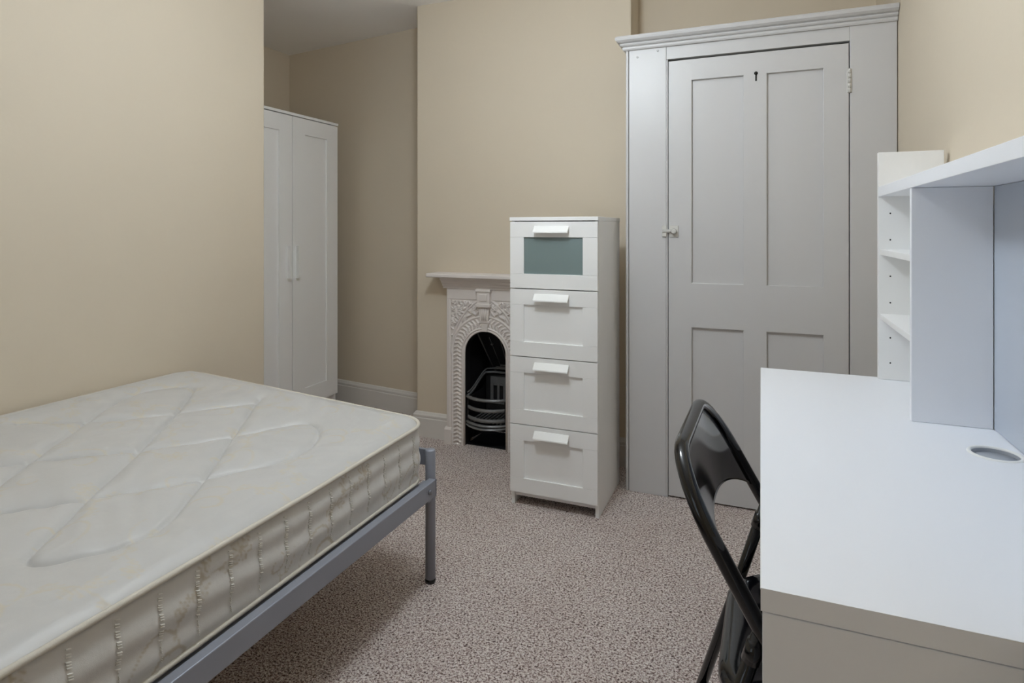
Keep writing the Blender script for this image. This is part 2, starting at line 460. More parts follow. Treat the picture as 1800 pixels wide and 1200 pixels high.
# ------------------------------------------------------------------ wardrobe in the alcove
WX, WY0, WY1, WH = -2.61, 2.468, 3.300, 1.89
ward = thing('wardrobe', 'tall white two-door wardrobe with bar handles standing in the alcove', 'wardrobe', (WX - 0.25, (WY0 + WY1) / 2, 0))
box('top_panel', (WX - 0.50, WX + 0.003, WY0, WY1, WH - 0.016, WH), 'laminate', ward, bev=0.001)
for y in (WY0 + 0.003, WY1 - 0.019):
    box('side_panel', (WX - 0.495, WX - 0.018, y, y + 0.016, 0, WH - 0.016), 'laminate', ward)
box('back_panel', (WX - 0.495, WX - 0.490, WY0 + 0.019, WY1 - 0.019, 0.05, WH - 0.016), 'laminate', ward)
box('bottom_panel', (WX - 0.490, WX - 0.02, WY0 + 0.019, WY1 - 0.019, 0.085, 0.10), 'laminate', ward)
box('plinth', (WX - 0.07, WX - 0.055, WY0 + 0.019, WY1 - 0.019, 0.0, 0.084), 'laminate', ward)
ym = 2.876
for (y0, y1, hy) in ((WY0 + 0.004, ym - 0.0035, ym - 0.036), (ym + 0.0035, WY1 - 0.004, ym + 0.036)):
    z0, z1 = 0.098, WH - 0.0215
    bm = bmesh.new()
    frame_with_openings(bm, y0, y1, z0, z1, WX - 0.018, WX, [(y0 + 0.105, y1 - 0.105, z0 + 0.105, z1 - 0.098)], bev=0.001)
    for v in bm.verts: v.co = Vector((v.co.y, v.co.x, v.co.z))
    d = obj_bm('door', bm, 'laminate', ward)
    box('door_panel', (WX - 0.017, WX - 0.011, y0 + 0.100, y1 - 0.100, z0 + 0.100, z1 - 0.093), 'laminate', d)
    V, F = [], []
    prof = [(WX - 0.001, hy - 0.006), (WX + 0.018, hy - 0.012), (WX + 0.024, hy - 0.012), (WX + 0.024, hy + 0.008), (WX - 0.001, hy + 0.003)]
    prism('handle', prof, 'z', 0.890, 1.088, 'laminate_edge', d)

# ------------------------------------------------------------------ cast-iron fireplace
FY = 2.982                         # face of the casting
fire = thing('fireplace', 'white painted cast-iron fireplace with leafy arch and black grate', 'fireplace', (FX, 3.0, 0))
HW, HZ = 0.232, 0.872
OR, SPZ = 0.1235, 0.512            # opening radius, spring line
nx, nz = 233, 437
gx = np.linspace(-HW, HW, nx); gz = np.linspace(0.0, HZ, nz)
X, Z = np.meshgrid(gx, gz)
ax = np.abs(X)
r = np.where(Z > SPZ, np.hypot(X, Z - SPZ), ax)
q = r - OR
ang = np.where(Z > SPZ, np.arctan2(Z - SPZ, ax), 0.0)
s_len = np.where(Z > SPZ, SPZ + ang * (OR + 0.045), Z)
Hh = np.zeros_like(X)
def bump(c, wd, h, f):
    return h * np.sqrt(np.clip(1 - ((f - c) / wd) ** 2, 0, 1))
# leaf border following the opening
wv = (q - 0.046) / 0.026
inside = np.clip(1 - wv ** 2, 0, 1)
ph = 2 * np.pi * s_len / 0.0215
leaf = 0.5 + 0.5 * np.sin(ph + 4.2 * np.abs(wv))
leaf2 = 0.5 + 0.5 * np.sin(ph * 2 + 3.0 * wv)
border = 0.0135 * inside ** 0.4 * (0.75 * leaf ** 1.3 + 0.25 * leaf2)
Hh = np.where(inside > 0, border - 0.002, Hh)
Hh = np.maximum(Hh, bump(0.014, 0.006, 0.008, q))
Hh = np.maximum(Hh, bump(0.078, 0.006, 0.007, q))
# pointed outer rib over the arch
cc, RR = -0.149, 0.3546
rib = np.hypot(ax - cc, Z - 0.50) - RR
up = Z > 0.50
Hh = np.where(up, np.maximum(Hh, bump(0.0, 0.006, 0.008, rib)), Hh)
# foliage in the spandrels and between the arches (mirrored)
fol = np.zeros_like(X)
lr = np.random.default_rng(5)
cand = 0
for _ in range(900):
    px, pz = lr.uniform(0.02, 0.205), lr.uniform(0.50, 0.795)
    rr = math.hypot(px - cc, pz - 0.50) - RR
    qq = math.hypot(px, pz - SPZ) - OR
    if qq < 0.098 or abs(rr) < 0.013: continue
    a = math.atan2(pz - 0.50, px) + lr.choice([0.5, -0.5, 1.2]) + lr.normal(0, 0.25)
    l, wd = lr.uniform(0.014, 0.024), lr.uniform(0.0045, 0.0075)
    u_ = (ax - px) * math.cos(a) + (Z - pz) * math.sin(a); v_ = -(ax - px) * math.sin(a) + (Z - pz) * math.cos(a)
    d2 = (u_ / l) ** 2 + (v_ / wd) ** 2
    fol = np.maximum(fol, lr.uniform(0.009, 0.015) * np.sqrt(np.clip(1 - d2, 0, 1)))
    cand += 1
    if cand > 105: break
ok = up & (q > 0.086) & (np.abs(rib) > 0.007) & (ax < 0.206) & (Z < 0.798)
Hh = np.where(ok, np.maximum(Hh, fol), Hh)
# border frame, plain frieze band on top
Hh = np.maximum(Hh, np.where(Z > 0.803, 0.006, 0))
Hh = np.maximum(Hh, np.where(ax > 0.212, 0.005 * np.clip((ax - 0.212) / 0.003, 0, 1), 0))
yy = FY - Hh
keep = q > -0.0006
idx = -np.ones(X.shape, int)
Vv, Ff = [], []
for j in range(nz):
    for i in range(nx):
        if keep[j, i]:
            idx[j, i] = len(Vv); Vv.append((FX + X[j, i], yy[j, i], Z[j, i]))
for j in range(nz - 1):
    for i in range(nx - 1):
        a, b_, c, d = idx[j, i], idx[j, i + 1], idx[j + 1, i + 1], idx[j + 1, i]
        if min(a, b_, c, d) >= 0: Ff.append((a, b_, c, d))
sur = obj_from('surround', Vv, Ff, 'castwhite', fire, True)
# thickness of the casting: outer returns and top, opening reveal
for xe in (FX - HW + 0.001, FX + HW - 0.001):
    box('surround_edge', (xe - 0.003, xe + 0.003, FY - 0.004, CHY, 0, HZ), 'castwhite', fire, bev=0.0015)
ring = [(-OR, 0.0), (-OR, SPZ)] + [(OR * math.cos(R(180 - a)), SPZ + OR * math.sin(R(180 - a))) for a in range(6, 180, 6)] + [(OR, SPZ), (OR, 0.0)]
V, F = [], []
for (x, z) in ring: V += [(FX + x, FY - 0.001, z), (FX + x, CHY + 0.02, z)]
F = [(2 * i, 2 * i + 1, 2 * i + 3, 2 * i + 2) for i in range(len(ring) - 1)]
obj_from('opening_reveal', V, F, 'iron', fire, True)
ringc = [(x * 1.02, z if z <= SPZ else SPZ + (z - SPZ) * 1.02) for x, z in ring]
tube('arch_bead', [(FX + x, FY - 0.001, z) for x, z in ringc], 0.0058, 'castwhite', fire, n=10)
# foot blocks
for s_ in (-1, 1):
    xa = FX + s_ * (HW - 0.012)
    prism('foot_block', [(FY - 0.022, 0), (CHY, 0), (CHY, 0.092), (FY - 0.010, 0.092), (FY - 0.020, 0.080)], 'x', xa - 0.021, xa + 0.021, 'castwhite', fire)
# cornice under the shelf, shelf, keystone
prism('cornice', [(CHY, 0.862), (FY - 0.012, 0.862), (FY - 0.014, 0.872), (FY - 0.022, 0.876), (FY - 0.026, 0.886), (FY - 0.036, 0.892), (FY - 0.040, 0.904), (FY - 0.052, 0.910), (FY - 0.054, 0.926), (CHY, 0.926)], 'x', FX - 0.252, FX + 0.252, 'castwhite', fire)
bm = bmesh.new()
add_box(bm, FX - 0.322, FX + 0.322, FY - 0.085, CHY, 0.924, 0.946, bev=0.006, seg=3)
obj_bm('mantel_shelf', bm, 'castwhite', fire)
ks = boxes('keystone', [(FX - 0.038, FX + 0.038, FY - 0.030, FY, 0.780, 0.862), (FX - 0.044, FX + 0.044, FY - 0.036, FY, 0.850, 0.866), (FX - 0.042, FX + 0.042, FY - 0.036, FY, 0.768, 0.786)], 'castwhite', fire, bev=0.003)
box('keystone_panel', (FX - 0.024, FX + 0.024, FY - 0.035, FY - 0.028, 0.800, 0.838), 'castwhite', ks, bev=0.003)
prism('keystone_console', [(FX - 0.034, 0.772), (FX + 0.034, 0.772), (FX + 0.022, 0.690), (FX - 0.022, 0.690)], 'y', FY - 0.020, FY, 'castwhite', ks)
for k in range(3):
    tube('keystone_flute', [(FX + (k - 1) * 0.014, FY - 0.020, 0.765), (FX + (k - 1) * 0.011, FY - 0.020, 0.697)], 0.0045, 'castwhite', ks, n=8)
box('arch_crown', (FX - 0.030, FX + 0.030, FY - 0.016, FY, 0.680, 0.694), 'castwhite', ks, bev=0.002)
prism('arch_key', [(FX - 0.022, 0.682), (FX + 0.022, 0.682), (FX + 0.014, 0.634), (FX - 0.014, 0.634)], 'y', FY - 0.012, FY, 'castwhite', ks)
# firebox shell
V = []; Y0, Y1 = CHY - 0.004, 3.27
sh = [(-0.165, 0.0, -0.11, 0.0), (-0.165, 0.69, -0.10, 0.69), (0.165, 0.69, 0.10, 0.69), (0.165, 0.0, 0.11, 0.0)]
for a, z, b2, z2 in sh: V += [(FX + a, Y0, z), (FX + b2, Y1, z2)]
F = [(0, 1, 3, 2), (2, 3, 5, 4), (4, 5, 7, 6), (1, 3, 5, 7)]
obj_from('firebox', V, F, 'iron', fire)
box('hearth_plate', (FX - 0.12, FX + 0.12, 3.005, 3.24, 0.0, 0.004), 'iron', fire)
# sloping smoke hood with its flap and knob
V = [(FX - 0.06, 3.245, 0.36), (FX + 0.08, 3.245, 0.36), (FX + 0.10, 3.08, 0.62), (FX - 0.10, 3.08, 0.62),
     (FX - 0.06, 3.265, 0.36), (FX + 0.08, 3.265, 0.36), (FX + 0.10, 3.10, 0.62), (FX - 0.10, 3.10, 0.62)]
F = [(0, 1, 2, 3), (7, 6, 5, 4), (0, 4, 5, 1), (1, 5, 6, 2), (2, 6, 7, 3), (3, 7, 4, 0)]
hood = obj_from('smoke_hood', V, F, 'iron', fire)
tube('hood_rib', [(FX - 0.060, 3.242, 0.365), (FX - 0.100, 3.077, 0.618)], 0.004, 'ironbar', hood, n=8)
tube('hood_rib', [(FX - 0.010, 3.240, 0.370), (FX - 0.030, 3.10, 0.58)], 0.0025, 'ironbar', hood, n=8)
tube('hood_rib', [(FX + 0.030, 3.240, 0.370), (FX + 0.035, 3.10, 0.58)], 0.0025, 'ironbar', hood, n=8)
tube('flap_lip', [(FX - 0.005, 3.206, 0.405), (FX + 0.035, 3.206, 0.405)], 0.005, 'ironbar', hood, n=8)
tube('flap_knob', [(FX - 0.01, 3.10, 0.545), (FX - 0.01, 3.085, 0.545)], [0.008, 0.006], 'ironbar', hood, n=10)
# fireback with raised rim and arched slots
fb = box('fireback', (FX - 0.105, FX + 0.105, 3.215, 3.235, 0.06, 0.345), 'iron', fire, bev=0.004)
bm = bmesh.new()
frame_with_openings(bm, FX - 0.070, FX + 0.070, 0.18, 0.335, 3.205, 3.214,
                    [(FX - 0.052 + k * 0.038, FX - 0.052 + k * 0.038 + 0.024, 0.185, 0.285) for k in range(3)], bev=0.001)
obj_bm('fireback_panel', bm, 'ironbar', fb)
for k in range(3):
    xk = FX - 0.040 + k * 0.038
    tube('slot_arch', [(xk + 0.012 * math.cos(R(a)), 3.207, 0.285 + 0.014 * math.sin(R(a))) for a in range(0, 181, 20)], 0.0022, 'iron', fb, n=8)
for dy, rr in ((0.0, 0.007), (0.018, 0.0045)):
    pth = []
    for t in np.linspace(0, 1, 14):
        e_ = t * t * (3 - 2 * t)
        pth.append((FX - 0.116 + 0.020 * t, 3.000 + (0.20 + dy) * t, 0.272 + dy + (0.085) * e_))
    pth += [(FX - 0.05, 3.205 + dy, 0.362 + dy), (FX + 0.05, 3.205 + dy, 0.362 + dy)]
    for t in np.linspace(1, 0, 14):
        e_ = t * t * (3 - 2 * t)
        pth.append((FX + 0.116 - 0.020 * t, 3.000 + (0.20 + dy) * t, 0.272 + dy + (0.085) * e_))
    tube('fireback_rim', pth, rr, 'ironbar', fb, n=8)
tube('fireback_cap', [(FX - 0.055, 3.235, 0.372), (FX - 0.035, 3.232, 0.384), (FX + 0.055, 3.232, 0.384), (FX + 0.075, 3.235, 0.372)], 0.012, 'ironbar', fb, n=8)
# bowed bars of the grate
def bow(z, b_, hw=0.116, y0=2.992, n=16):
    return [(FX - hw + 2 * hw * i / n, y0 - b_ * math.sin(math.pi * i / n) ** 0.8, z) for i in range(n + 1)]
def flat_bar(name, z0, z1, b_, mat, hw=0.116, y0=2.992, th=0.010):
    P = bow(0, b_, hw, y0); V, F = [], []
    for (x, y, _) in P: V += [(x, y, z0), (x, y - 0.004, (z0 + z1) / 2), (x, y, z1), (x, y + th, z1), (x, y + th, z0)]
    for i in range(len(P) - 1):
        for j in range(5):
            a = i * 5 + j; b2 = i * 5 + (j + 1) % 5
            F.append((a, b2, b2 + 5, a + 5))
    bm = bmesh.new(); bv = [bm.verts.new(v) for v in V]
    for f in F: bm.faces.new([bv[k] for k in f])
    bm.faces.new(bv[:5]); bm.faces.new(bv[-5:])
    return obj_bm(name, bm, mat, fire)
flat_bar('grate_bar', 0.262, 0.276, 0.050, 'ironbar', hw=0.120, th=0.014)
flat_bar('grate_bar', 0.205, 0.222, 0.048, 'ironbar', hw=0.110)
flat_bar('grate_bar', 0.150, 0.168, 0.048, 'ironbar', hw=0.110)
flat_bar('grate_lip', 0.112, 0.122, 0.062, 'ironbar', hw=0.121, th=0.02)
flat_bar('grate_lip', 0.126, 0.138, 0.054, 'ironbar', hw=0.120, th=0.014)
for s_ in (-1, 1):
    box('grate_cheek', (FX + s_ * 0.112 - 0.006, FX + s_ * 0.112 + 0.006, 2.995, 3.21, 0.10, 0.265), 'iron', fire)
for k in range(9):
    xk = FX - 0.088 + k * 0.022
    tube('grate_rod', [(xk, 2.985, 0.140), (xk, 3.20, 0.140)], 0.005, 'ironbar', fire, n=6)

# ------------------------------------------------------------------ bed
bed = thing('bed_frame', 'grey metal bed frame with round corner posts under the mattress', 'bed', (-1.6, 0.8, 0))
BX1, BY1, BY0 = -1.0, 1.772, -0.19
PX = (-1.031, -2.138); PY = (1.787, -0.205)
for px in PX:
    for py in PY:
        h = 0.447
        pst = tube('post', [(px, py, 0.012), (px, py, h - 0.004), (px, py, h), (px, py, h + 0.0005)], [0.0172, 0.0172, 0.0150, 0.001], 'metal', bed, n=24)
        tube('post_foot', [(px, py, 0.0), (px, py, 0.013)], 0.0180, 'black', pst, n=24)
for s_, x1 in ((1, BX1), (-1, PX[1] - 0.031)):
    xa, xb = (x1 - 0.026, x1) if s_ > 0 else (x1, x1 + 0.026)
    rail = box('side_rail', (xa, xb, BY0, BY1, 0.302, 0.357), 'metal', bed, bev=0.0025)
    xi = xa - 0.024 if s_ > 0 else xb + 0.002
    box('inner_ledge', (xi, xi + 0.022, BY0, BY1, 0.318, 0.345), 'metal', rail, bev=0.002)
    for yb in (BY1 - 0.045, BY0 + 0.045):
        xo = x1 if s_ > 0 else x1
        tube('bolt', [(xo - s_ * 0.002, yb, 0.331), (xo + s_ * 0.008, yb, 0.331)], [0.0085, 0.0075], 'bolt', rail, n=16)
    box('rail_end_cap', (xa - 0.001, xb + 0.001, BY1 - 0.004, BY1 + 0.001, 0.301, 0.358), 'bolt', rail, bev=0.001)
    box('rail_bracket', (PX[0] - 0.012 if s_ > 0 else PX[1] - 0.012, PX[0] + 0.012 if s_ > 0 else PX[1] + 0.012, BY1 - 0.020, BY1 + 0.008, 0.278, 0.330), 'metal', rail, bev=0.004)
for py, nm in ((PY[0] + 0.016, 'foot_rail'), (PY[1] - 0.016, 'head_rail')):
    box(nm, (PX[1], PX[0], py - 0.006, py + 0.006, 0.385, 0.440), 'metal', bed, bev=0.002)
for k in range(14):
    yk = BY0 + 0.10 + k * 0.135
    box('slat', (PX[1] + 0.012, BX1 - 0.052, yk - 0.03, yk + 0.03, 0.338, 0.3505), 'slat', bed, bev=0.002)
for k in range(24):
    yk = BY0 + 0.05 + k * 0.079
    box('slat_clip', (BX1 - 0.028, BX1 - 0.024, yk - 0.0025, yk + 0.0025, 0.330, 0.352), 'bolt', bed)

# ------------------------------------------------------------------ mattress
mat_t = thing('mattress', 'bare cream damask mattress with quilted diamond stitching and corded edge', 'mattress', (-1.6, 0.8, 0.35))
MX0, MX1, MY0, MY1 = -2.160, -1.040, -0.16, 1.784
CR = 0.085
def ztop(x, y):
    s_ = np.clip((x - MX1) / (MX0 - MX1), 0, 1)
    return 0.537 + 0.080 * s_ + 0.010 * np.clip((y - 1.2) / 0.55, 0, 1) * (1 - s_)
def zbot(x, y):
    s_ = np.clip((x - MX1) / (MX0 - MX1), 0, 1)
    return 0.3515 + 0.030 * s_
# woven damask motif, drawn once on a tile and repeated
TS, TN = 0.44, 440
ty, tx = np.meshgrid(np.arange(TN), np.arange(TN), indexing='ij')
tx = tx * TS / TN; ty = ty * TS / TN
tile = np.zeros((TN, TN))
def stamp(f):
    global tile
    tile = np.maximum(tile, f)
def wrapd(a, c):
    d = a - c
    return d - TS * np.round(d / TS)
def ell(cx, cy, l, wd, a, hollow=False, val=1.0):
    dx, dy = wrapd(tx, cx), wrapd(ty, cy)
    u_ = dx * math.cos(a) + dy * math.sin(a); v_ = -dx * math.sin(a) + dy * math.cos(a)
    d = np.sqrt((u_ / l) ** 2 + (v_ / wd) ** 2)
    f = np.clip((1.0 - d) * 6, 0, 1)
    if hollow: f = f * np.clip((d - 0.55) * 6, 0.25, 1)
    stamp(f * val)
def stroke(pts, wd, val=1.0):
    f = np.zeros((TN, TN))
    for i, (px, py) in enumerate(pts):
        d = np.hypot(wrapd(tx, px), wrapd(ty, py))
        w_ = wd * (0.35 + 0.65 * math.sin(math.pi * (i + 0.5) / len(pts)))
        f = np.maximum(f, np.clip((w_ - d) / 0.0012 + 0.5, 0, 1))
    stamp(f * val)
def spray(cx, cy, a0, sc=1.0, flip=1):
    ca, sa = math.cos(a0), math.sin(a0)
    P = lambda u_, v_: (cx + sc * (u_ * ca - flip * v_ * sa), cy + sc * (u_ * sa + flip * v_ * ca))
    stroke([P(0.20 * t - 0.05, 0.05 * math.sin(3.2 * t)) for t in np.linspace(0, 1, 60)], 0.0028 * sc, 0.8)
    for t, v in ((0.25, 1), (0.45, -1), (0.62, 1), (0.8, -1)):
        b0 = P(0.20 * t - 0.05, 0.05 * math.sin(3.2 * t))
        for k in range(3):
            aa = a0 + flip * v * (0.5 + 0.35 * k)
            l = (0.026 - 0.004 * k) * sc
            ell(b0[0] + l * math.cos(aa), b0[1] + l * math.sin(aa), l, 0.0055 * sc, aa, True, 0.9)
    c0 = P(0.165, 0.005)
    for k in range(7):
        aa = a0 + k * 2 * math.pi / 7
        ell(c0[0] + 0.017 * sc * math.cos(aa), c0[1] + 0.017 * sc * math.sin(aa), 0.015 * sc, 0.0075 * sc, aa, True, 1.0)
    ell(c0[0], c0[1], 0.007 * sc, 0.007 * sc, 0, False, 0.9)
    # scroll
    stroke([P(-0.05 - 0.045 * math.cos(5.2 * t) * (1 - 0.6 * t), -0.02 + 0.045 * math.sin(5.2 * t) * (1 - 0.6 * t)) for t in np.linspace(0, 1, 70)], 0.0042 * sc, 0.9)
    stroke([P(-0.06 - 0.075 * math.cos(3.2 * t + .5) * (1 - 0.5 * t), 0.02 + 0.05 * math.sin(3.2 * t + .5)) for t in np.linspace(0, 1, 60)], 0.003 * sc, 0.8)
spray(0.10, 0.10, 0.6, 1.0, 1)
spray(0.31, 0.30, 2.3, 0.95, -1)
spray(0.33, 0.08, 4.2, 0.6, 1)
spray(0.09, 0.34, 5.4, 0.65, -1)
def motif(u_, v_):
    i = (np.floor(u_ / TS * TN)).astype(int) % TN; j = (np.floor(v_ / TS * TN)).astype(int) % TN
    return tile[j, i]

# quilting lines on the top panel (mattress plan coordinates, metres)
Q = [
 [(-1.56, 0.70), (-1.66, 0.864), (-1.747, 0.981), (-1.894, 1.209), (-1.975, 1.335), (-2.015, 1.43), (-2.020, 1.50), (-1.995, 1.56), (-1.950, 1.605), (-1.915, 1.610), (-1.893, 1.589), (-1.744, 1.397), (-1.577, 1.147), (-1.428, 0.911), (-1.36, 0.812), (-1.31, 0.739), (-1.29, 0.712), (-1.265, 0.708), (-1.24, 0.730), (-1.212, 0.78), (-1.185, 0.83), (-1.175, 0.885), (-1.201, 0.955), (-1.30, 1.122), (-1.434, 1.326), (-1.576, 1.54), (-1.637, 1.643)],
 [(-1.82, 0.82), (-1.763, 0.923), (-1.709, 1.000), (-1.645, 1.068), (-1.577, 1.150), (-1.511, 1.240), (-1.447, 1.349), (-1.405, 1.439), (-1.379, 1.502), (-1.346, 1.540), (-1.300, 1.540), (-1.260, 1.505), (-1.221, 1.442), (-1.197, 1.362), (-1.215, 1.274), (-1.255, 1.191), (-1.332, 1.060), (-1.428, 0.911), (-1.478, 0.847), (-1.527, 0.784), (-1.60, 0.68)],
 [(-2.02, 1.10), (-1.969, 1.149), (-1.887, 1.215), (-1.813, 1.295), (-1.744, 1.397), (-1.699, 1.467), (-1.642, 1.559), (-1.62, 1.60)],
]
Qs = []
for ln in Q:
    Qs.append(np.array(ln)); Qs.append(np.array(ln) + np.array([0.0, -0.915]))
def seg_dist(px, py, ln):
    D = np.full(px.shape, 9.0)
    for (x0, y0), (x1, y1) in zip(ln[:-1], ln[1:]):
        if max(abs(x1 - x0), abs(y1 - y0)) < 1e-6: continue
        dx, dy = x1 - x0, y1 - y0
        t = np.clip(((px - x0) * dx + (py - y0) * dy) / (dx * dx + dy * dy), 0, 1)
        D = np.minimum(D, np.hypot(px - x0 - t * dx, py - y0 - t * dy))
    return D
def smooth_line(ln, it=2):
    for _ in range(it):
        a = ln[:-1] * 0.75 + ln[1:] * 0.25; b_ = ln[:-1] * 0.25 + ln[1:] * 0.75
        mid = np.empty((len(a) * 2, 2)); mid[0::2] = a; mid[1::2] = b_
        ln = np.vstack([ln[:1], mid, ln[-1:]])
    return ln
nxm, nym = 281, 488
ux = np.linspace(0, 1, nxm); uy = np.linspace(0, 1, nym)
GX, GY = np.meshgrid(MX0 + (MX1 - MX0) * ux, MY0 + (MY1 - MY0) * uy)
def round_corners(x, y):
    cx = np.where(x < MX0 + CR, MX0 + CR, np.where(x > MX1 - CR, MX1 - CR, x))
    cy = np.where(y < MY0 + CR, MY0 + CR, np.where(y > MY1 - CR, MY1 - CR, y))
    a, b_ = (x - cx) / CR, (y - cy) / CR
    h = np.hypot(a, b_); f = np.where(h > 1e-9, np.maximum(np.abs(a), np.abs(b_)) / np.maximum(h, 1e-9), 1)
    return cx + a * f * CR, cy + b_ * f * CR
PXm, PYm = round_corners(GX, GY)
edge = np.minimum(np.minimum(GX - MX0, MX1 - GX), np.minimum(GY - MY0, MY1 - GY))
dq = np.full(PXm.shape, 9.0)
for ln in Qs: dq = np.minimum(dq, seg_dist(PXm, PYm, smooth_line(ln, 1)))
puff = 0.017 * (1 - np.exp(-(dq / 0.020))) - 0.005 * np.exp(-(dq / 0.005) ** 2)
puff = puff * np.clip(edge / 0.07, 0, 1) ** 0.7
roll = -0.012 * np.clip(1 - edge / 0.035, 0, 1) ** 2
wr = 0.0022 * np.sin(31 * PXm + 9 * np.sin(7 * PYm)) * np.sin(23 * PYm + 5 * np.sin(9 * PXm))
ZT = ztop(PXm, PYm) + puff + roll + wr * np.clip(edge / 0.05, 0, 1)
V = np.stack([PXm, PYm, ZT], -1).reshape(-1, 3)
ii = np.arange(nxm * nym).reshape(nym, nxm)
Fq = np.stack([ii[:-1, :-1], ii[:-1, 1:], ii[1:, 1:], ii[1:, :-1]], -1).reshape(-1, 4)
def big_mesh(name, V, Fq, mat, parent, mot):
    off = world_loc(parent)
    me = bpy.data.meshes.new(name)
    me.from_pydata((V - np.array(off)).tolist(), [], Fq.tolist())
    me.polygons.foreach_set('use_smooth', [True] * len(me.polygons))
    at = me.attributes.new('motif', 'FLOAT', 'POINT')
    at.data.foreach_set('value', mot.astype(np.float32))
    me.materials.append(M[mat]); me.update()
    o = bpy.data.objects.new(name, me); C.objects.link(o); o.parent = parent
    return o
mo = motif(V[:, 0] * 1.0 + 3, V[:, 1] + 3)
big_mesh('quilted_top', V, Fq, 'tick_top', mat_t, mo)
# outline of the mattress, starting on the long side by the rail
def outline(n_arc=14, step=0.0045):
    P = []
    def line(a, b_):
        L = math.dist(a, b_); k = max(2, int(L / step))
        for i in range(k): P.append((a[0] + (b_[0] - a[0]) * i / k, a[1] + (b_[1] - a[1]) * i / k))
    def arc_(cx, cy, a0, a1):
        k = 30
        for i in range(k):
            a = R(a0 + (a1 - a0) * i / k); P.append((cx + CR * math.cos(a), cy + CR * math.sin(a)))
    line((MX1, MY0 + CR), (MX1, MY1 - CR)); arc_(MX1 - CR, MY1 - CR, 0, 90)
    line((MX1 - CR, MY1), (MX0 + CR, MY1)); arc_(MX0 + CR, MY1 - CR, 90, 180)
    line((MX0, MY1 - CR), (MX0, MY0 + CR)); arc_(MX0 + CR, MY0 + CR, 180, 270)
    line((MX0 + CR, MY0), (MX1 - CR, MY0)); arc_(MX1 - CR, MY0 + CR, 270, 360)
    return np.array(P)
OL = outline(); no = len(OL)
tg = np.roll(OL, -1, 0) - np.roll(OL, 1, 0); tg /= np.linalg.norm(tg, axis=1)[:, None]
onr = np.stack([tg[:, 1], -tg[:, 0]], -1)
sl = np.concatenate([[0], np.cumsum(np.linalg.norm(np.diff(OL, axis=0), axis=1))])
nr = 40
tt = np.linspace(0, 1, nr)
zt_o = ztop(OL[:, 0], OL[:, 1]) - 0.016; zb_o = zbot(OL[:, 0], OL[:, 1])
SS, TT = np.meshgrid(sl, tt)
ZZ = zt_o[None, :] + (zb_o - zt_o)[None, :] * TT
# border quilting: vertical stitch columns every 81 mm
per = 0.081
dcol = np.abs((SS + 0.02) % per - per / 2)
dcol = per / 2 - dcol
bul = 0.010 * np.sin(np.pi * TT) ** 0.7 - 0.004
groove = -0.0035 * np.exp(-(dcol / 0.010)) * np.clip(np.sin(np.pi * np.clip(TT * 1.05, 0, 1)), 0, 1)
fold = 0.0028 * np.sin(2 * np.pi * (TT * 2.6 + 0.10 * np.sin(SS * 9) + 0.35 * np.sin(SS * 3.1))) * np.sin(np.pi * TT) ** 0.5
O = bul + groove + fold
XX = OL[:, 0][None, :] + onr[:, 0][None, :] * O
YY = OL[:, 1][None, :] + onr[:, 1][None, :] * O
V = np.stack([XX, YY, ZZ], -1).reshape(-1, 3)
ii = np.arange(nr * no).reshape(nr, no); i2 = np.roll(ii, -1, 1)
Fq = np.stack([ii[:-1], ii[1:], i2[1:], i2[:-1]], -1).reshape(-1, 4)
mo = motif(SS.ravel() + 0.05, (ZZ.ravel() - 0.35) * 1.0 + 0.05)
side = big_mesh('side_border', V, Fq, 'tick_side', mat_t, mo)
obj_from('underside', [(x, y, z) for (x, y), z in zip(OL[::6], zb_o[::6])], [tuple(range(len(OL[::6])))], 'tick_side', mat_t)
for zz, rr, out in ((zt_o + 0.010, 0.0065, 0.001), (zb_o + 0.008, 0.0060, 0.000)):
    pth = [(OL[i, 0] + onr[i, 0] * out, OL[i, 1] + onr[i, 1] * out, zz[i]) for i in range(0, no, 4)]
    V, F = tube_geo(pth, rr, 8, True)
    obj_from('piping', V, F, 'piping', mat_t, True)
# zig-zag stitches of the border columns
bm = bmesh.new()
cols = np.arange(per / 2 + per * 0.5 - 0.02, sl[-1], per)
for c0 in np.arange(per - 0.02, sl[-1], per):
    if OL[min(np.searchsorted(sl, c0), no - 1), 0] < -1.9: continue
    for k in range(22):
        t = 0.10 + 0.78 * k / 22
        i = min(np.searchsorted(sl, c0), no - 1); j = int(t * (nr - 1))
        p = Vector((XX[j, i], YY[j, i], ZZ[j, i])); T_ = Vector((tg[i, 0], tg[i, 1], 0)); N_ = Vector((onr[i, 0], onr[i, 1], 0))
        hl = 0.0042 if t < 0.62 else 0.0012
        a = p - T_ * hl + Vector((0, 0, 0.0016)); b_ = p + T_ * hl - Vector((0, 0, 0.0016))
        hgt = Vector((0, 0, 0.0008)); o_ = N_ * 0.0030
        vs = [bm.verts.new(v) for v in (a - hgt - N_ * .002, b_ - hgt - N_ * .002, b_ + hgt - N_ * .002, a + hgt - N_ * .002, a - hgt + o_, b_ - hgt + o_, b_ + hgt + o_, a + hgt + o_)]
        for f in ((4, 5, 6, 7), (0, 1, 5, 4), (1, 2, 6, 5), (2, 3, 7, 6), (3, 0, 4, 7)): bm.faces.new([vs[q_] for q_ in f])
st = obj_bm('stitching', bm, 'stitch', mat_t); st['kind'] = 'stuff'

# ------------------------------------------------------------------ desk with raised hutch
DY0, DY1, DW = 0.803, 2.078, 0.486
DX = 0.0
desk = thing('desk', 'white desk with cable hole standing against the right wall', 'desk', (0.24, 1.44, 0))
desk['label'] = 'white foil desk with round cable hole and shelf hutch on top'
HXc, HYc, HRr = 0.424, 1.452, 0.040
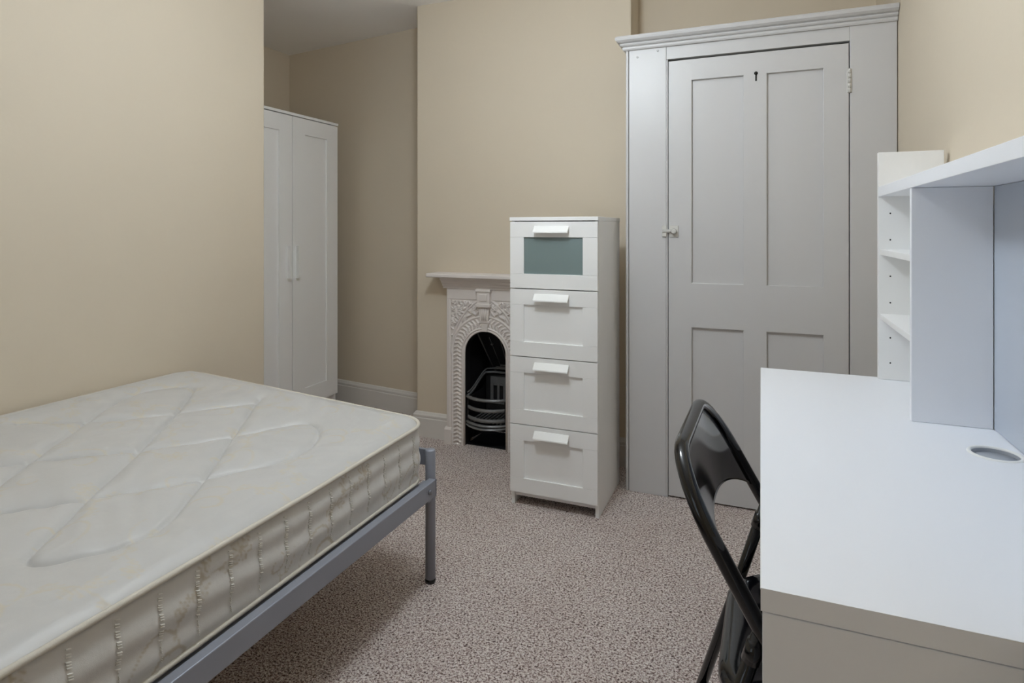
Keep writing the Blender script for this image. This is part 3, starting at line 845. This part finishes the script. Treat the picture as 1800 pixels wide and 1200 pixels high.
# top board with a round hole
bm = bmesh.new()
z0, z1 = 0.722, 0.75
sqh = 0.058
xs = [DX, HXc - sqh, HXc + sqh, DX + DW]; ys = [DY0, HYc - sqh, HYc + sqh, DY1]
nh = 48
def sqpt(a):
    c, s_ = math.cos(a), math.sin(a); k = max(abs(c), abs(s_)); return (HXc + sqh * c / k, HYc + sqh * s_ / k)
cache = {}
def V3(x, y, z):
    key = (round(x, 5), round(y, 5), round(z, 5))
    if key not in cache: cache[key] = bm.verts.new((x, y, z))
    return cache[key]
for z in (z0, z1):
    for i in range(3):
        for j in range(3):
            if i == 1 and j == 1: continue
            pts = [(xs[i], ys[j]), (xs[i + 1], ys[j]), (xs[i + 1], ys[j + 1]), (xs[i], ys[j + 1])]
            bm.faces.new([bm.verts.new((p[0], p[1], z)) for p in pts])
    for k in range(nh):
        a0, a1 = 2 * math.pi * k / nh, 2 * math.pi * (k + 1) / nh
        p0, p1 = sqpt(a0), sqpt(a1)
        c0 = (HXc + HRr * math.cos(a0), HYc + HRr * math.sin(a0)); c1 = (HXc + HRr * math.cos(a1), HYc + HRr * math.sin(a1))
        bm.faces.new([bm.verts.new((*p, z)) for p in (p0, p1, c1, c0)])
for k in range(nh):
    a0, a1 = 2 * math.pi * k / nh, 2 * math.pi * (k + 1) / nh
    c0 = (HXc + HRr * math.cos(a0), HYc + HRr * math.sin(a0)); c1 = (HXc + HRr * math.cos(a1), HYc + HRr * math.sin(a1))
    bm.faces.new([bm.verts.new((*c0, z0)), bm.verts.new((*c1, z0)), bm.verts.new((*c1, z1)), bm.verts.new((*c0, z1))])
bmesh.ops.remove_doubles(bm, verts=bm.verts, dist=1e-5)
bmesh.ops.dissolve_limit(bm, angle_limit=0.001, verts=[v for v in bm.verts if False], edges=[])
for (a, b_) in (((xs[0], ys[0]), (xs[3], ys[0])), ((xs[3], ys[0]), (xs[3], ys[3])), ((xs[3], ys[3]), (xs[0], ys[3])), ((xs[0], ys[3]), (xs[0], ys[0]))):
    bm.faces.new([bm.verts.new((a[0], a[1], z0)), bm.verts.new((b_[0], b_[1], z0)), bm.verts.new((b_[0], b_[1], z1)), bm.verts.new((a[0], a[1], z1))])
obj_bm('desktop', bm, 'desk', desk)
# light rounded edging strip along the board's visible rims
tube('edge_strip', [(DX + 0.001, DY1, z1 - 0.0015), (DX + 0.001, DY0 + 0.001, z1 - 0.0015), (DX + DW, DY0 + 0.001, z1 - 0.0015)], 0.0016, 'laminate_edge', desk, n=8)
box('end_panel', (DX + 0.002, DX + DW - 0.02, DY0 + 0.001, DY0 + 0.026, 0, z0 - 0.0022), 'desk', desk, bev=0.001)
box('end_panel', (DX + 0.002, DX + DW - 0.02, DY1 - 0.026, DY1 - 0.001, 0, z0 - 0.0022), 'desk', desk, bev=0.001)
box('back_rail', (DX + DW - 0.045, DX + DW - 0.03, DY0 + 0.026, DY1 - 0.026, 0.38, z0 - 0.0008), 'desk', desk)
# cable grommet: thin rim, grey insert
V, F = [], []
for k in range(64):
    a = 2 * math.pi * k / 64; c, s_ = math.cos(a), math.sin(a)
    for rr, zz in ((HRr + 0.006, z1 + 0.0002), (HRr + 0.004, z1 + 0.0025), (HRr, z1 + 0.0025), (HRr - 0.0015, z1 + 0.0005), (HRr - 0.0015, z0)):
        V.append((HXc + rr * c, HYc + rr * s_, zz))
for k in range(64):
    for j in range(4):
        a = k * 5 + j; b_ = ((k + 1) % 64) * 5 + j
        F.append((a, b_, b_ + 1, a + 1))
gm = obj_from('cable_grommet', V, F, 'laminate_edge', desk, True)
tube('grommet_insert', [(HXc, HYc, z1 - 0.014), (HXc, HYc, z1 - 0.008)], HRr - 0.001, 'hole', gm, n=48)
V, F = tube_geo([(HXc, HYc, z1 - 0.020), (HXc, HYc, z1 - 0.001)], HRr - 0.0018, 48, caps=False)
obj_from('grommet_sleeve', V, F, 'hole', gm, True)

# hutch
hut = thing('desk_hutch', 'white open shelf hutch standing on the desk along the right wall', 'shelf unit', (0.40, 1.44, 0.75))
UX0, UX1 = 0.319, 0.480
HT0 = 0.7505
UY0 = 0.803
pn = box('end_panel', (UX0, UX1, DY1 - 0.030, DY1 - 0.012, HT0, 1.413), 'laminate', hut, bev=0.001)
for zz in (1.235, 1.158, 1.052, 0.975, 0.873, 0.80):
    tube('peg_hole', [(UX0 + 0.030, DY1 - 0.0306, zz), (UX0 + 0.030, DY1 - 0.028, zz)], 0.0022, 'dark', pn, n=8)
for zz in (1.235, 0.873):
    tube('peg_hole', [(UX0 + 0.130, DY1 - 0.0306, zz), (UX0 + 0.130, DY1 - 0.028, zz)], 0.0022, 'dark', pn, n=8)
box('end_panel', (UX0, UX1, UY0, UY0 + 0.018, HT0, 1.413), 'laminate', hut, bev=0.001)
box('divider', (UX0, UX1 - 0.008, 1.628, 1.646, HT0, 1.283), 'desk', hut, bev=0.001)
box('long_shelf', (UX0 - 0.001, UX1, UY0 + 0.0185, DY1 - 0.0305, 1.284, 1.312), 'desk', hut, bev=0.001)
for zt in (1.130, 0.942):
    box('small_shelf', (UX0 + 0.004, UX1 - 0.008, 1.6465, DY1 - 0.0305, zt - 0.016, zt), 'laminate', hut, bev=0.001)
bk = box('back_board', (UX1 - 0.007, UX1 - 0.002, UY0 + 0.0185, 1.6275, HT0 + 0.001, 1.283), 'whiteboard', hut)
box('back_board', (UX1 - 0.007, UX1 - 0.002, 1.6465, DY1 - 0.0305, HT0 + 0.004, 1.283), 'laminate', hut)

# ------------------------------------------------------------------ black folding chair
chair = thing('folding_chair', 'glossy black steel folding chair pushed under the white desk', 'chair', (0, 0, 0))
def up_x(z): return (0.612 - z) * 0.57
HWc = 0.222                        # half width between the uprights
ca, sa = math.cos(R(-1)), math.sin(R(-1))
CO = (0.0, 1.180)
def ch(x, y, z): return (CO[0] + x * ca - y * sa, CO[1] + x * sa + y * ca, z)
# one continuous tube: front foot, upright, rounded top, upright, front foot
Ls = 1 / math.cos(math.atan(0.57))
def loop_pt(y, z): return ch(up_x(z), y, z)
cr = 0.110
pth = [loop_pt(-HWc, 0.015)] + [loop_pt(-HWc, z) for z in np.linspace(0.05, 0.825 - cr, 14)]
ztp = 0.825
for a in np.linspace(180, 90, 10)[1:]:
    pth.append(loop_pt(-HWc + cr + cr * math.cos(R(a)), ztp - cr + cr * math.sin(R(a))))
for y in np.linspace(-HWc + cr, HWc - cr, 8)[1:-1]: pth.append(loop_pt(y, ztp))
for a in np.linspace(90, 0, 10):
    pth.append(loop_pt(HWc - cr + cr * math.cos(R(a)), ztp - cr + cr * math.sin(R(a))))
pth += [loop_pt(HWc, z) for z in np.linspace(0.825 - cr, 0.05, 14)[1:]] + [loop_pt(HWc, 0.015)]
tube('back_frame', pth, 0.0125, 'black', chair, n=16)
# pressed steel back panel: rolled into the frame, bulging forward, arched lower edge
na, nb = 40, 24
V, F = [], []
zl_c, zl_e = 0.690, 0.640
for side_ in (0, 1):
    for j in range(nb + 1):
        t = j / nb
        for i in range(na + 1):
            u_ = 2 * i / na - 1
            y = u_ * (HWc - 0.004)
            dx_ = abs(y) - (HWc - cr)
            zt_ = ztp - 0.004 - ((cr - math.sqrt(max(cr * cr - dx_ * dx_, 0))) if dx_ > 0 else 0)
            zb_ = zl_c + (zl_e - zl_c) * abs(u_) ** 3
            z = zt_ + (zb_ - zt_) * t
            bulge = -0.036 * (1 - u_ * u_) * (0.12 + 0.88 * t) + 0.003 * (1 - u_ ** 8)
            V.append(ch(up_x(z) + bulge - 0.0025 * side_, y, z))
W = na + 1; NB = (nb + 1) * W
for s_ in (0, 1):
    for j in range(nb):
        for i in range(na):
            a = s_ * NB + j * W + i
            F.append((a, a + 1, a + W + 1, a + W) if s_ else (a, a + W, a + W + 1, a + 1))
for i in range(na):
    a = nb * W + i; F.append((a, a + 1, a + 1 + NB, a + NB))
    a = i; F.append((a + 1, a, a + NB, a + 1 + NB))
bm = bmesh.new(); bv = [bm.verts.new(v) for v in V]
for f in F: bm.faces.new([bv[i] for i in f])
obj_bm('back_panel', bm, 'black', chair, True)
# seat: dished steel pan with rolled edge
SX0, SX1, SHW = -0.064, 0.330, 0.203
ns, ms = 36, 36
V, F = [], []
for k, dz in ((0, 0), (1, -0.014)):
    for j in range(ms + 1):
        for i in range(ns + 1):
            a, b_ = 2 * i / ns - 1, 2 * j / ms - 1
            rr = 0.10
            xh, yh = (SX1 - SX0) / 2, SHW
            x, y = a * xh, b_ * yh
            cx = min(max(x, -xh + rr), xh - rr); cy = min(max(y, -yh + rr), yh - rr)
            p, q_ = (x - cx) / rr, (y - cy) / rr; h = math.hypot(p, q_)
            if h > 1e-9:
                f_ = max(abs(p), abs(q_)) / h; x, y = cx + p * f_ * rr, cy + q_ * f_ * rr
            e_ = min(1 - abs(a), 1 - abs(b_))
            dish = -0.013 * min(1, max(0, (e_ - 0.16) / 0.25)) ** 1.2 if e_ > 0.16 else 0
            rim = -0.012 * max(0, 1 - e_ / 0.07) ** 2
            V.append(ch(x + (SX0 + SX1) / 2, y, 0.470 + 0.014 * (a + 1) / 2 + dish + rim + dz))
W = ns + 1; NB = W * (ms + 1)
for k in (0, 1):
    for j in range(ms):
        for i in range(ns):
            a = k * NB + j * W + i
            F.append((a, a + 1, a + W + 1, a + W) if k == 0 else (a, a + W, a + W + 1, a + 1))
per_ = [i for i in range(ns)] + [j * W + ns for j in range(ms)] + [ms * W + i for i in range(ns, 0, -1)] + [j * W for j in range(ms, 0, -1)]
for a, b_ in zip(per_, per_[1:] + per_[:1]): F.append((b_, a, a + NB, b_ + NB))
bm = bmesh.new(); bv = [bm.verts.new(v) for v in V]
for f in F: bm.faces.new([bv[i] for i in f])
obj_bm('seat', bm, 'black', chair, True)
# rear legs hang from the uprights above the seat
for s_ in (-1, 1):
    y = s_ * (HWc - 0.004)
    top = (0.004, y, 0.598); foot = (-0.178, y * 1.0, 0.0)
    lg = tube('rear_leg', [ch(*top), ch(top[0] + (foot[0] - top[0]) * .3, y, 0.4186), ch(foot[0], foot[1], 0.012)], [0.0115, 0.0115, 0.0115], 'black', chair, n=14)
    k = 0.10
    p0 = (top[0] + (foot[0] - top[0]) * 0.03, y, 0.582); p1 = (top[0] + (foot[0] - top[0]) * 0.08, y, 0.552)
    tube('leg_sleeve', [ch(*p0), ch(*p1)], 0.0135, 'black', lg, n=14)
    tube('rubber_foot', [ch(foot[0] + 0.002, y, 0.022), ch(foot[0], y, 0.0)], 0.0135, 'iron', lg, n=14)
    tube('rubber_foot', [ch(up_x(0.025), s_ * HWc, 0.025), ch(up_x(0.0), s_ * HWc, 0.0)], 0.0145, 'iron', chair, n=14)
    tube('pivot_bolt', [ch(up_x(0.455), s_ * (HWc - 0.022), 0.466), ch(up_x(0.455), s_ * (HWc + 0.014), 0.466)], 0.006, 'bolt', chair, n=10)
tube('rear_stretcher', [ch(-0.120, -HWc + 0.004, 0.19), ch(-0.120, HWc - 0.004, 0.19)], 0.008, 'black', chair, n=12)
tube('front_stretcher', [ch(up_x(0.20), -HWc, 0.20), ch(up_x(0.20), HWc, 0.20)], 0.008, 'black', chair, n=12)

# ------------------------------------------------------------------ pendant light (above the picture)
LX, LY, LZ, LR_ = -0.76, 1.45, 2.16, 0.13
lamp = thing('pendant_light', 'round opal globe pendant light hanging from the white ceiling', 'ceiling light', (LX, LY, ZC))
tube('ceiling_rose', [(LX, LY, ZC - 0.030), (LX, LY, ZC - 0.012), (LX, LY, ZC)], [0.02, 0.045, 0.05], 'gloss', lamp, n=32)
tube('flex', [(LX, LY, LZ + LR_ - 0.005), (LX, LY, ZC - 0.02)], 0.004, 'gloss', lamp, n=10)
tube('lamp_holder', [(LX, LY, LZ + LR_ - 0.012), (LX, LY, LZ + LR_ + 0.03), (LX, LY, LZ + LR_ + 0.05)], [0.030, 0.025, 0.010], 'gloss', lamp, n=24)
m, nt, b = _mat('lit_opal_glass')
b.inputs['Base Color'].default_value = (0.9, 0.9, 0.9, 1)
b.inputs['Emission Color'].default_value = (0.84, 0.93, 1.0, 1)
b.inputs['Emission Strength'].default_value = 28.5
M['opal'] = m
bm = bmesh.new()
bmesh.ops.create_uvsphere(bm, u_segments=32, v_segments=18, radius=LR_)
bmesh.ops.translate(bm, verts=bm.verts, vec=(LX, LY, LZ))
obj_bm('globe_shade', bm, 'opal', lamp, True)
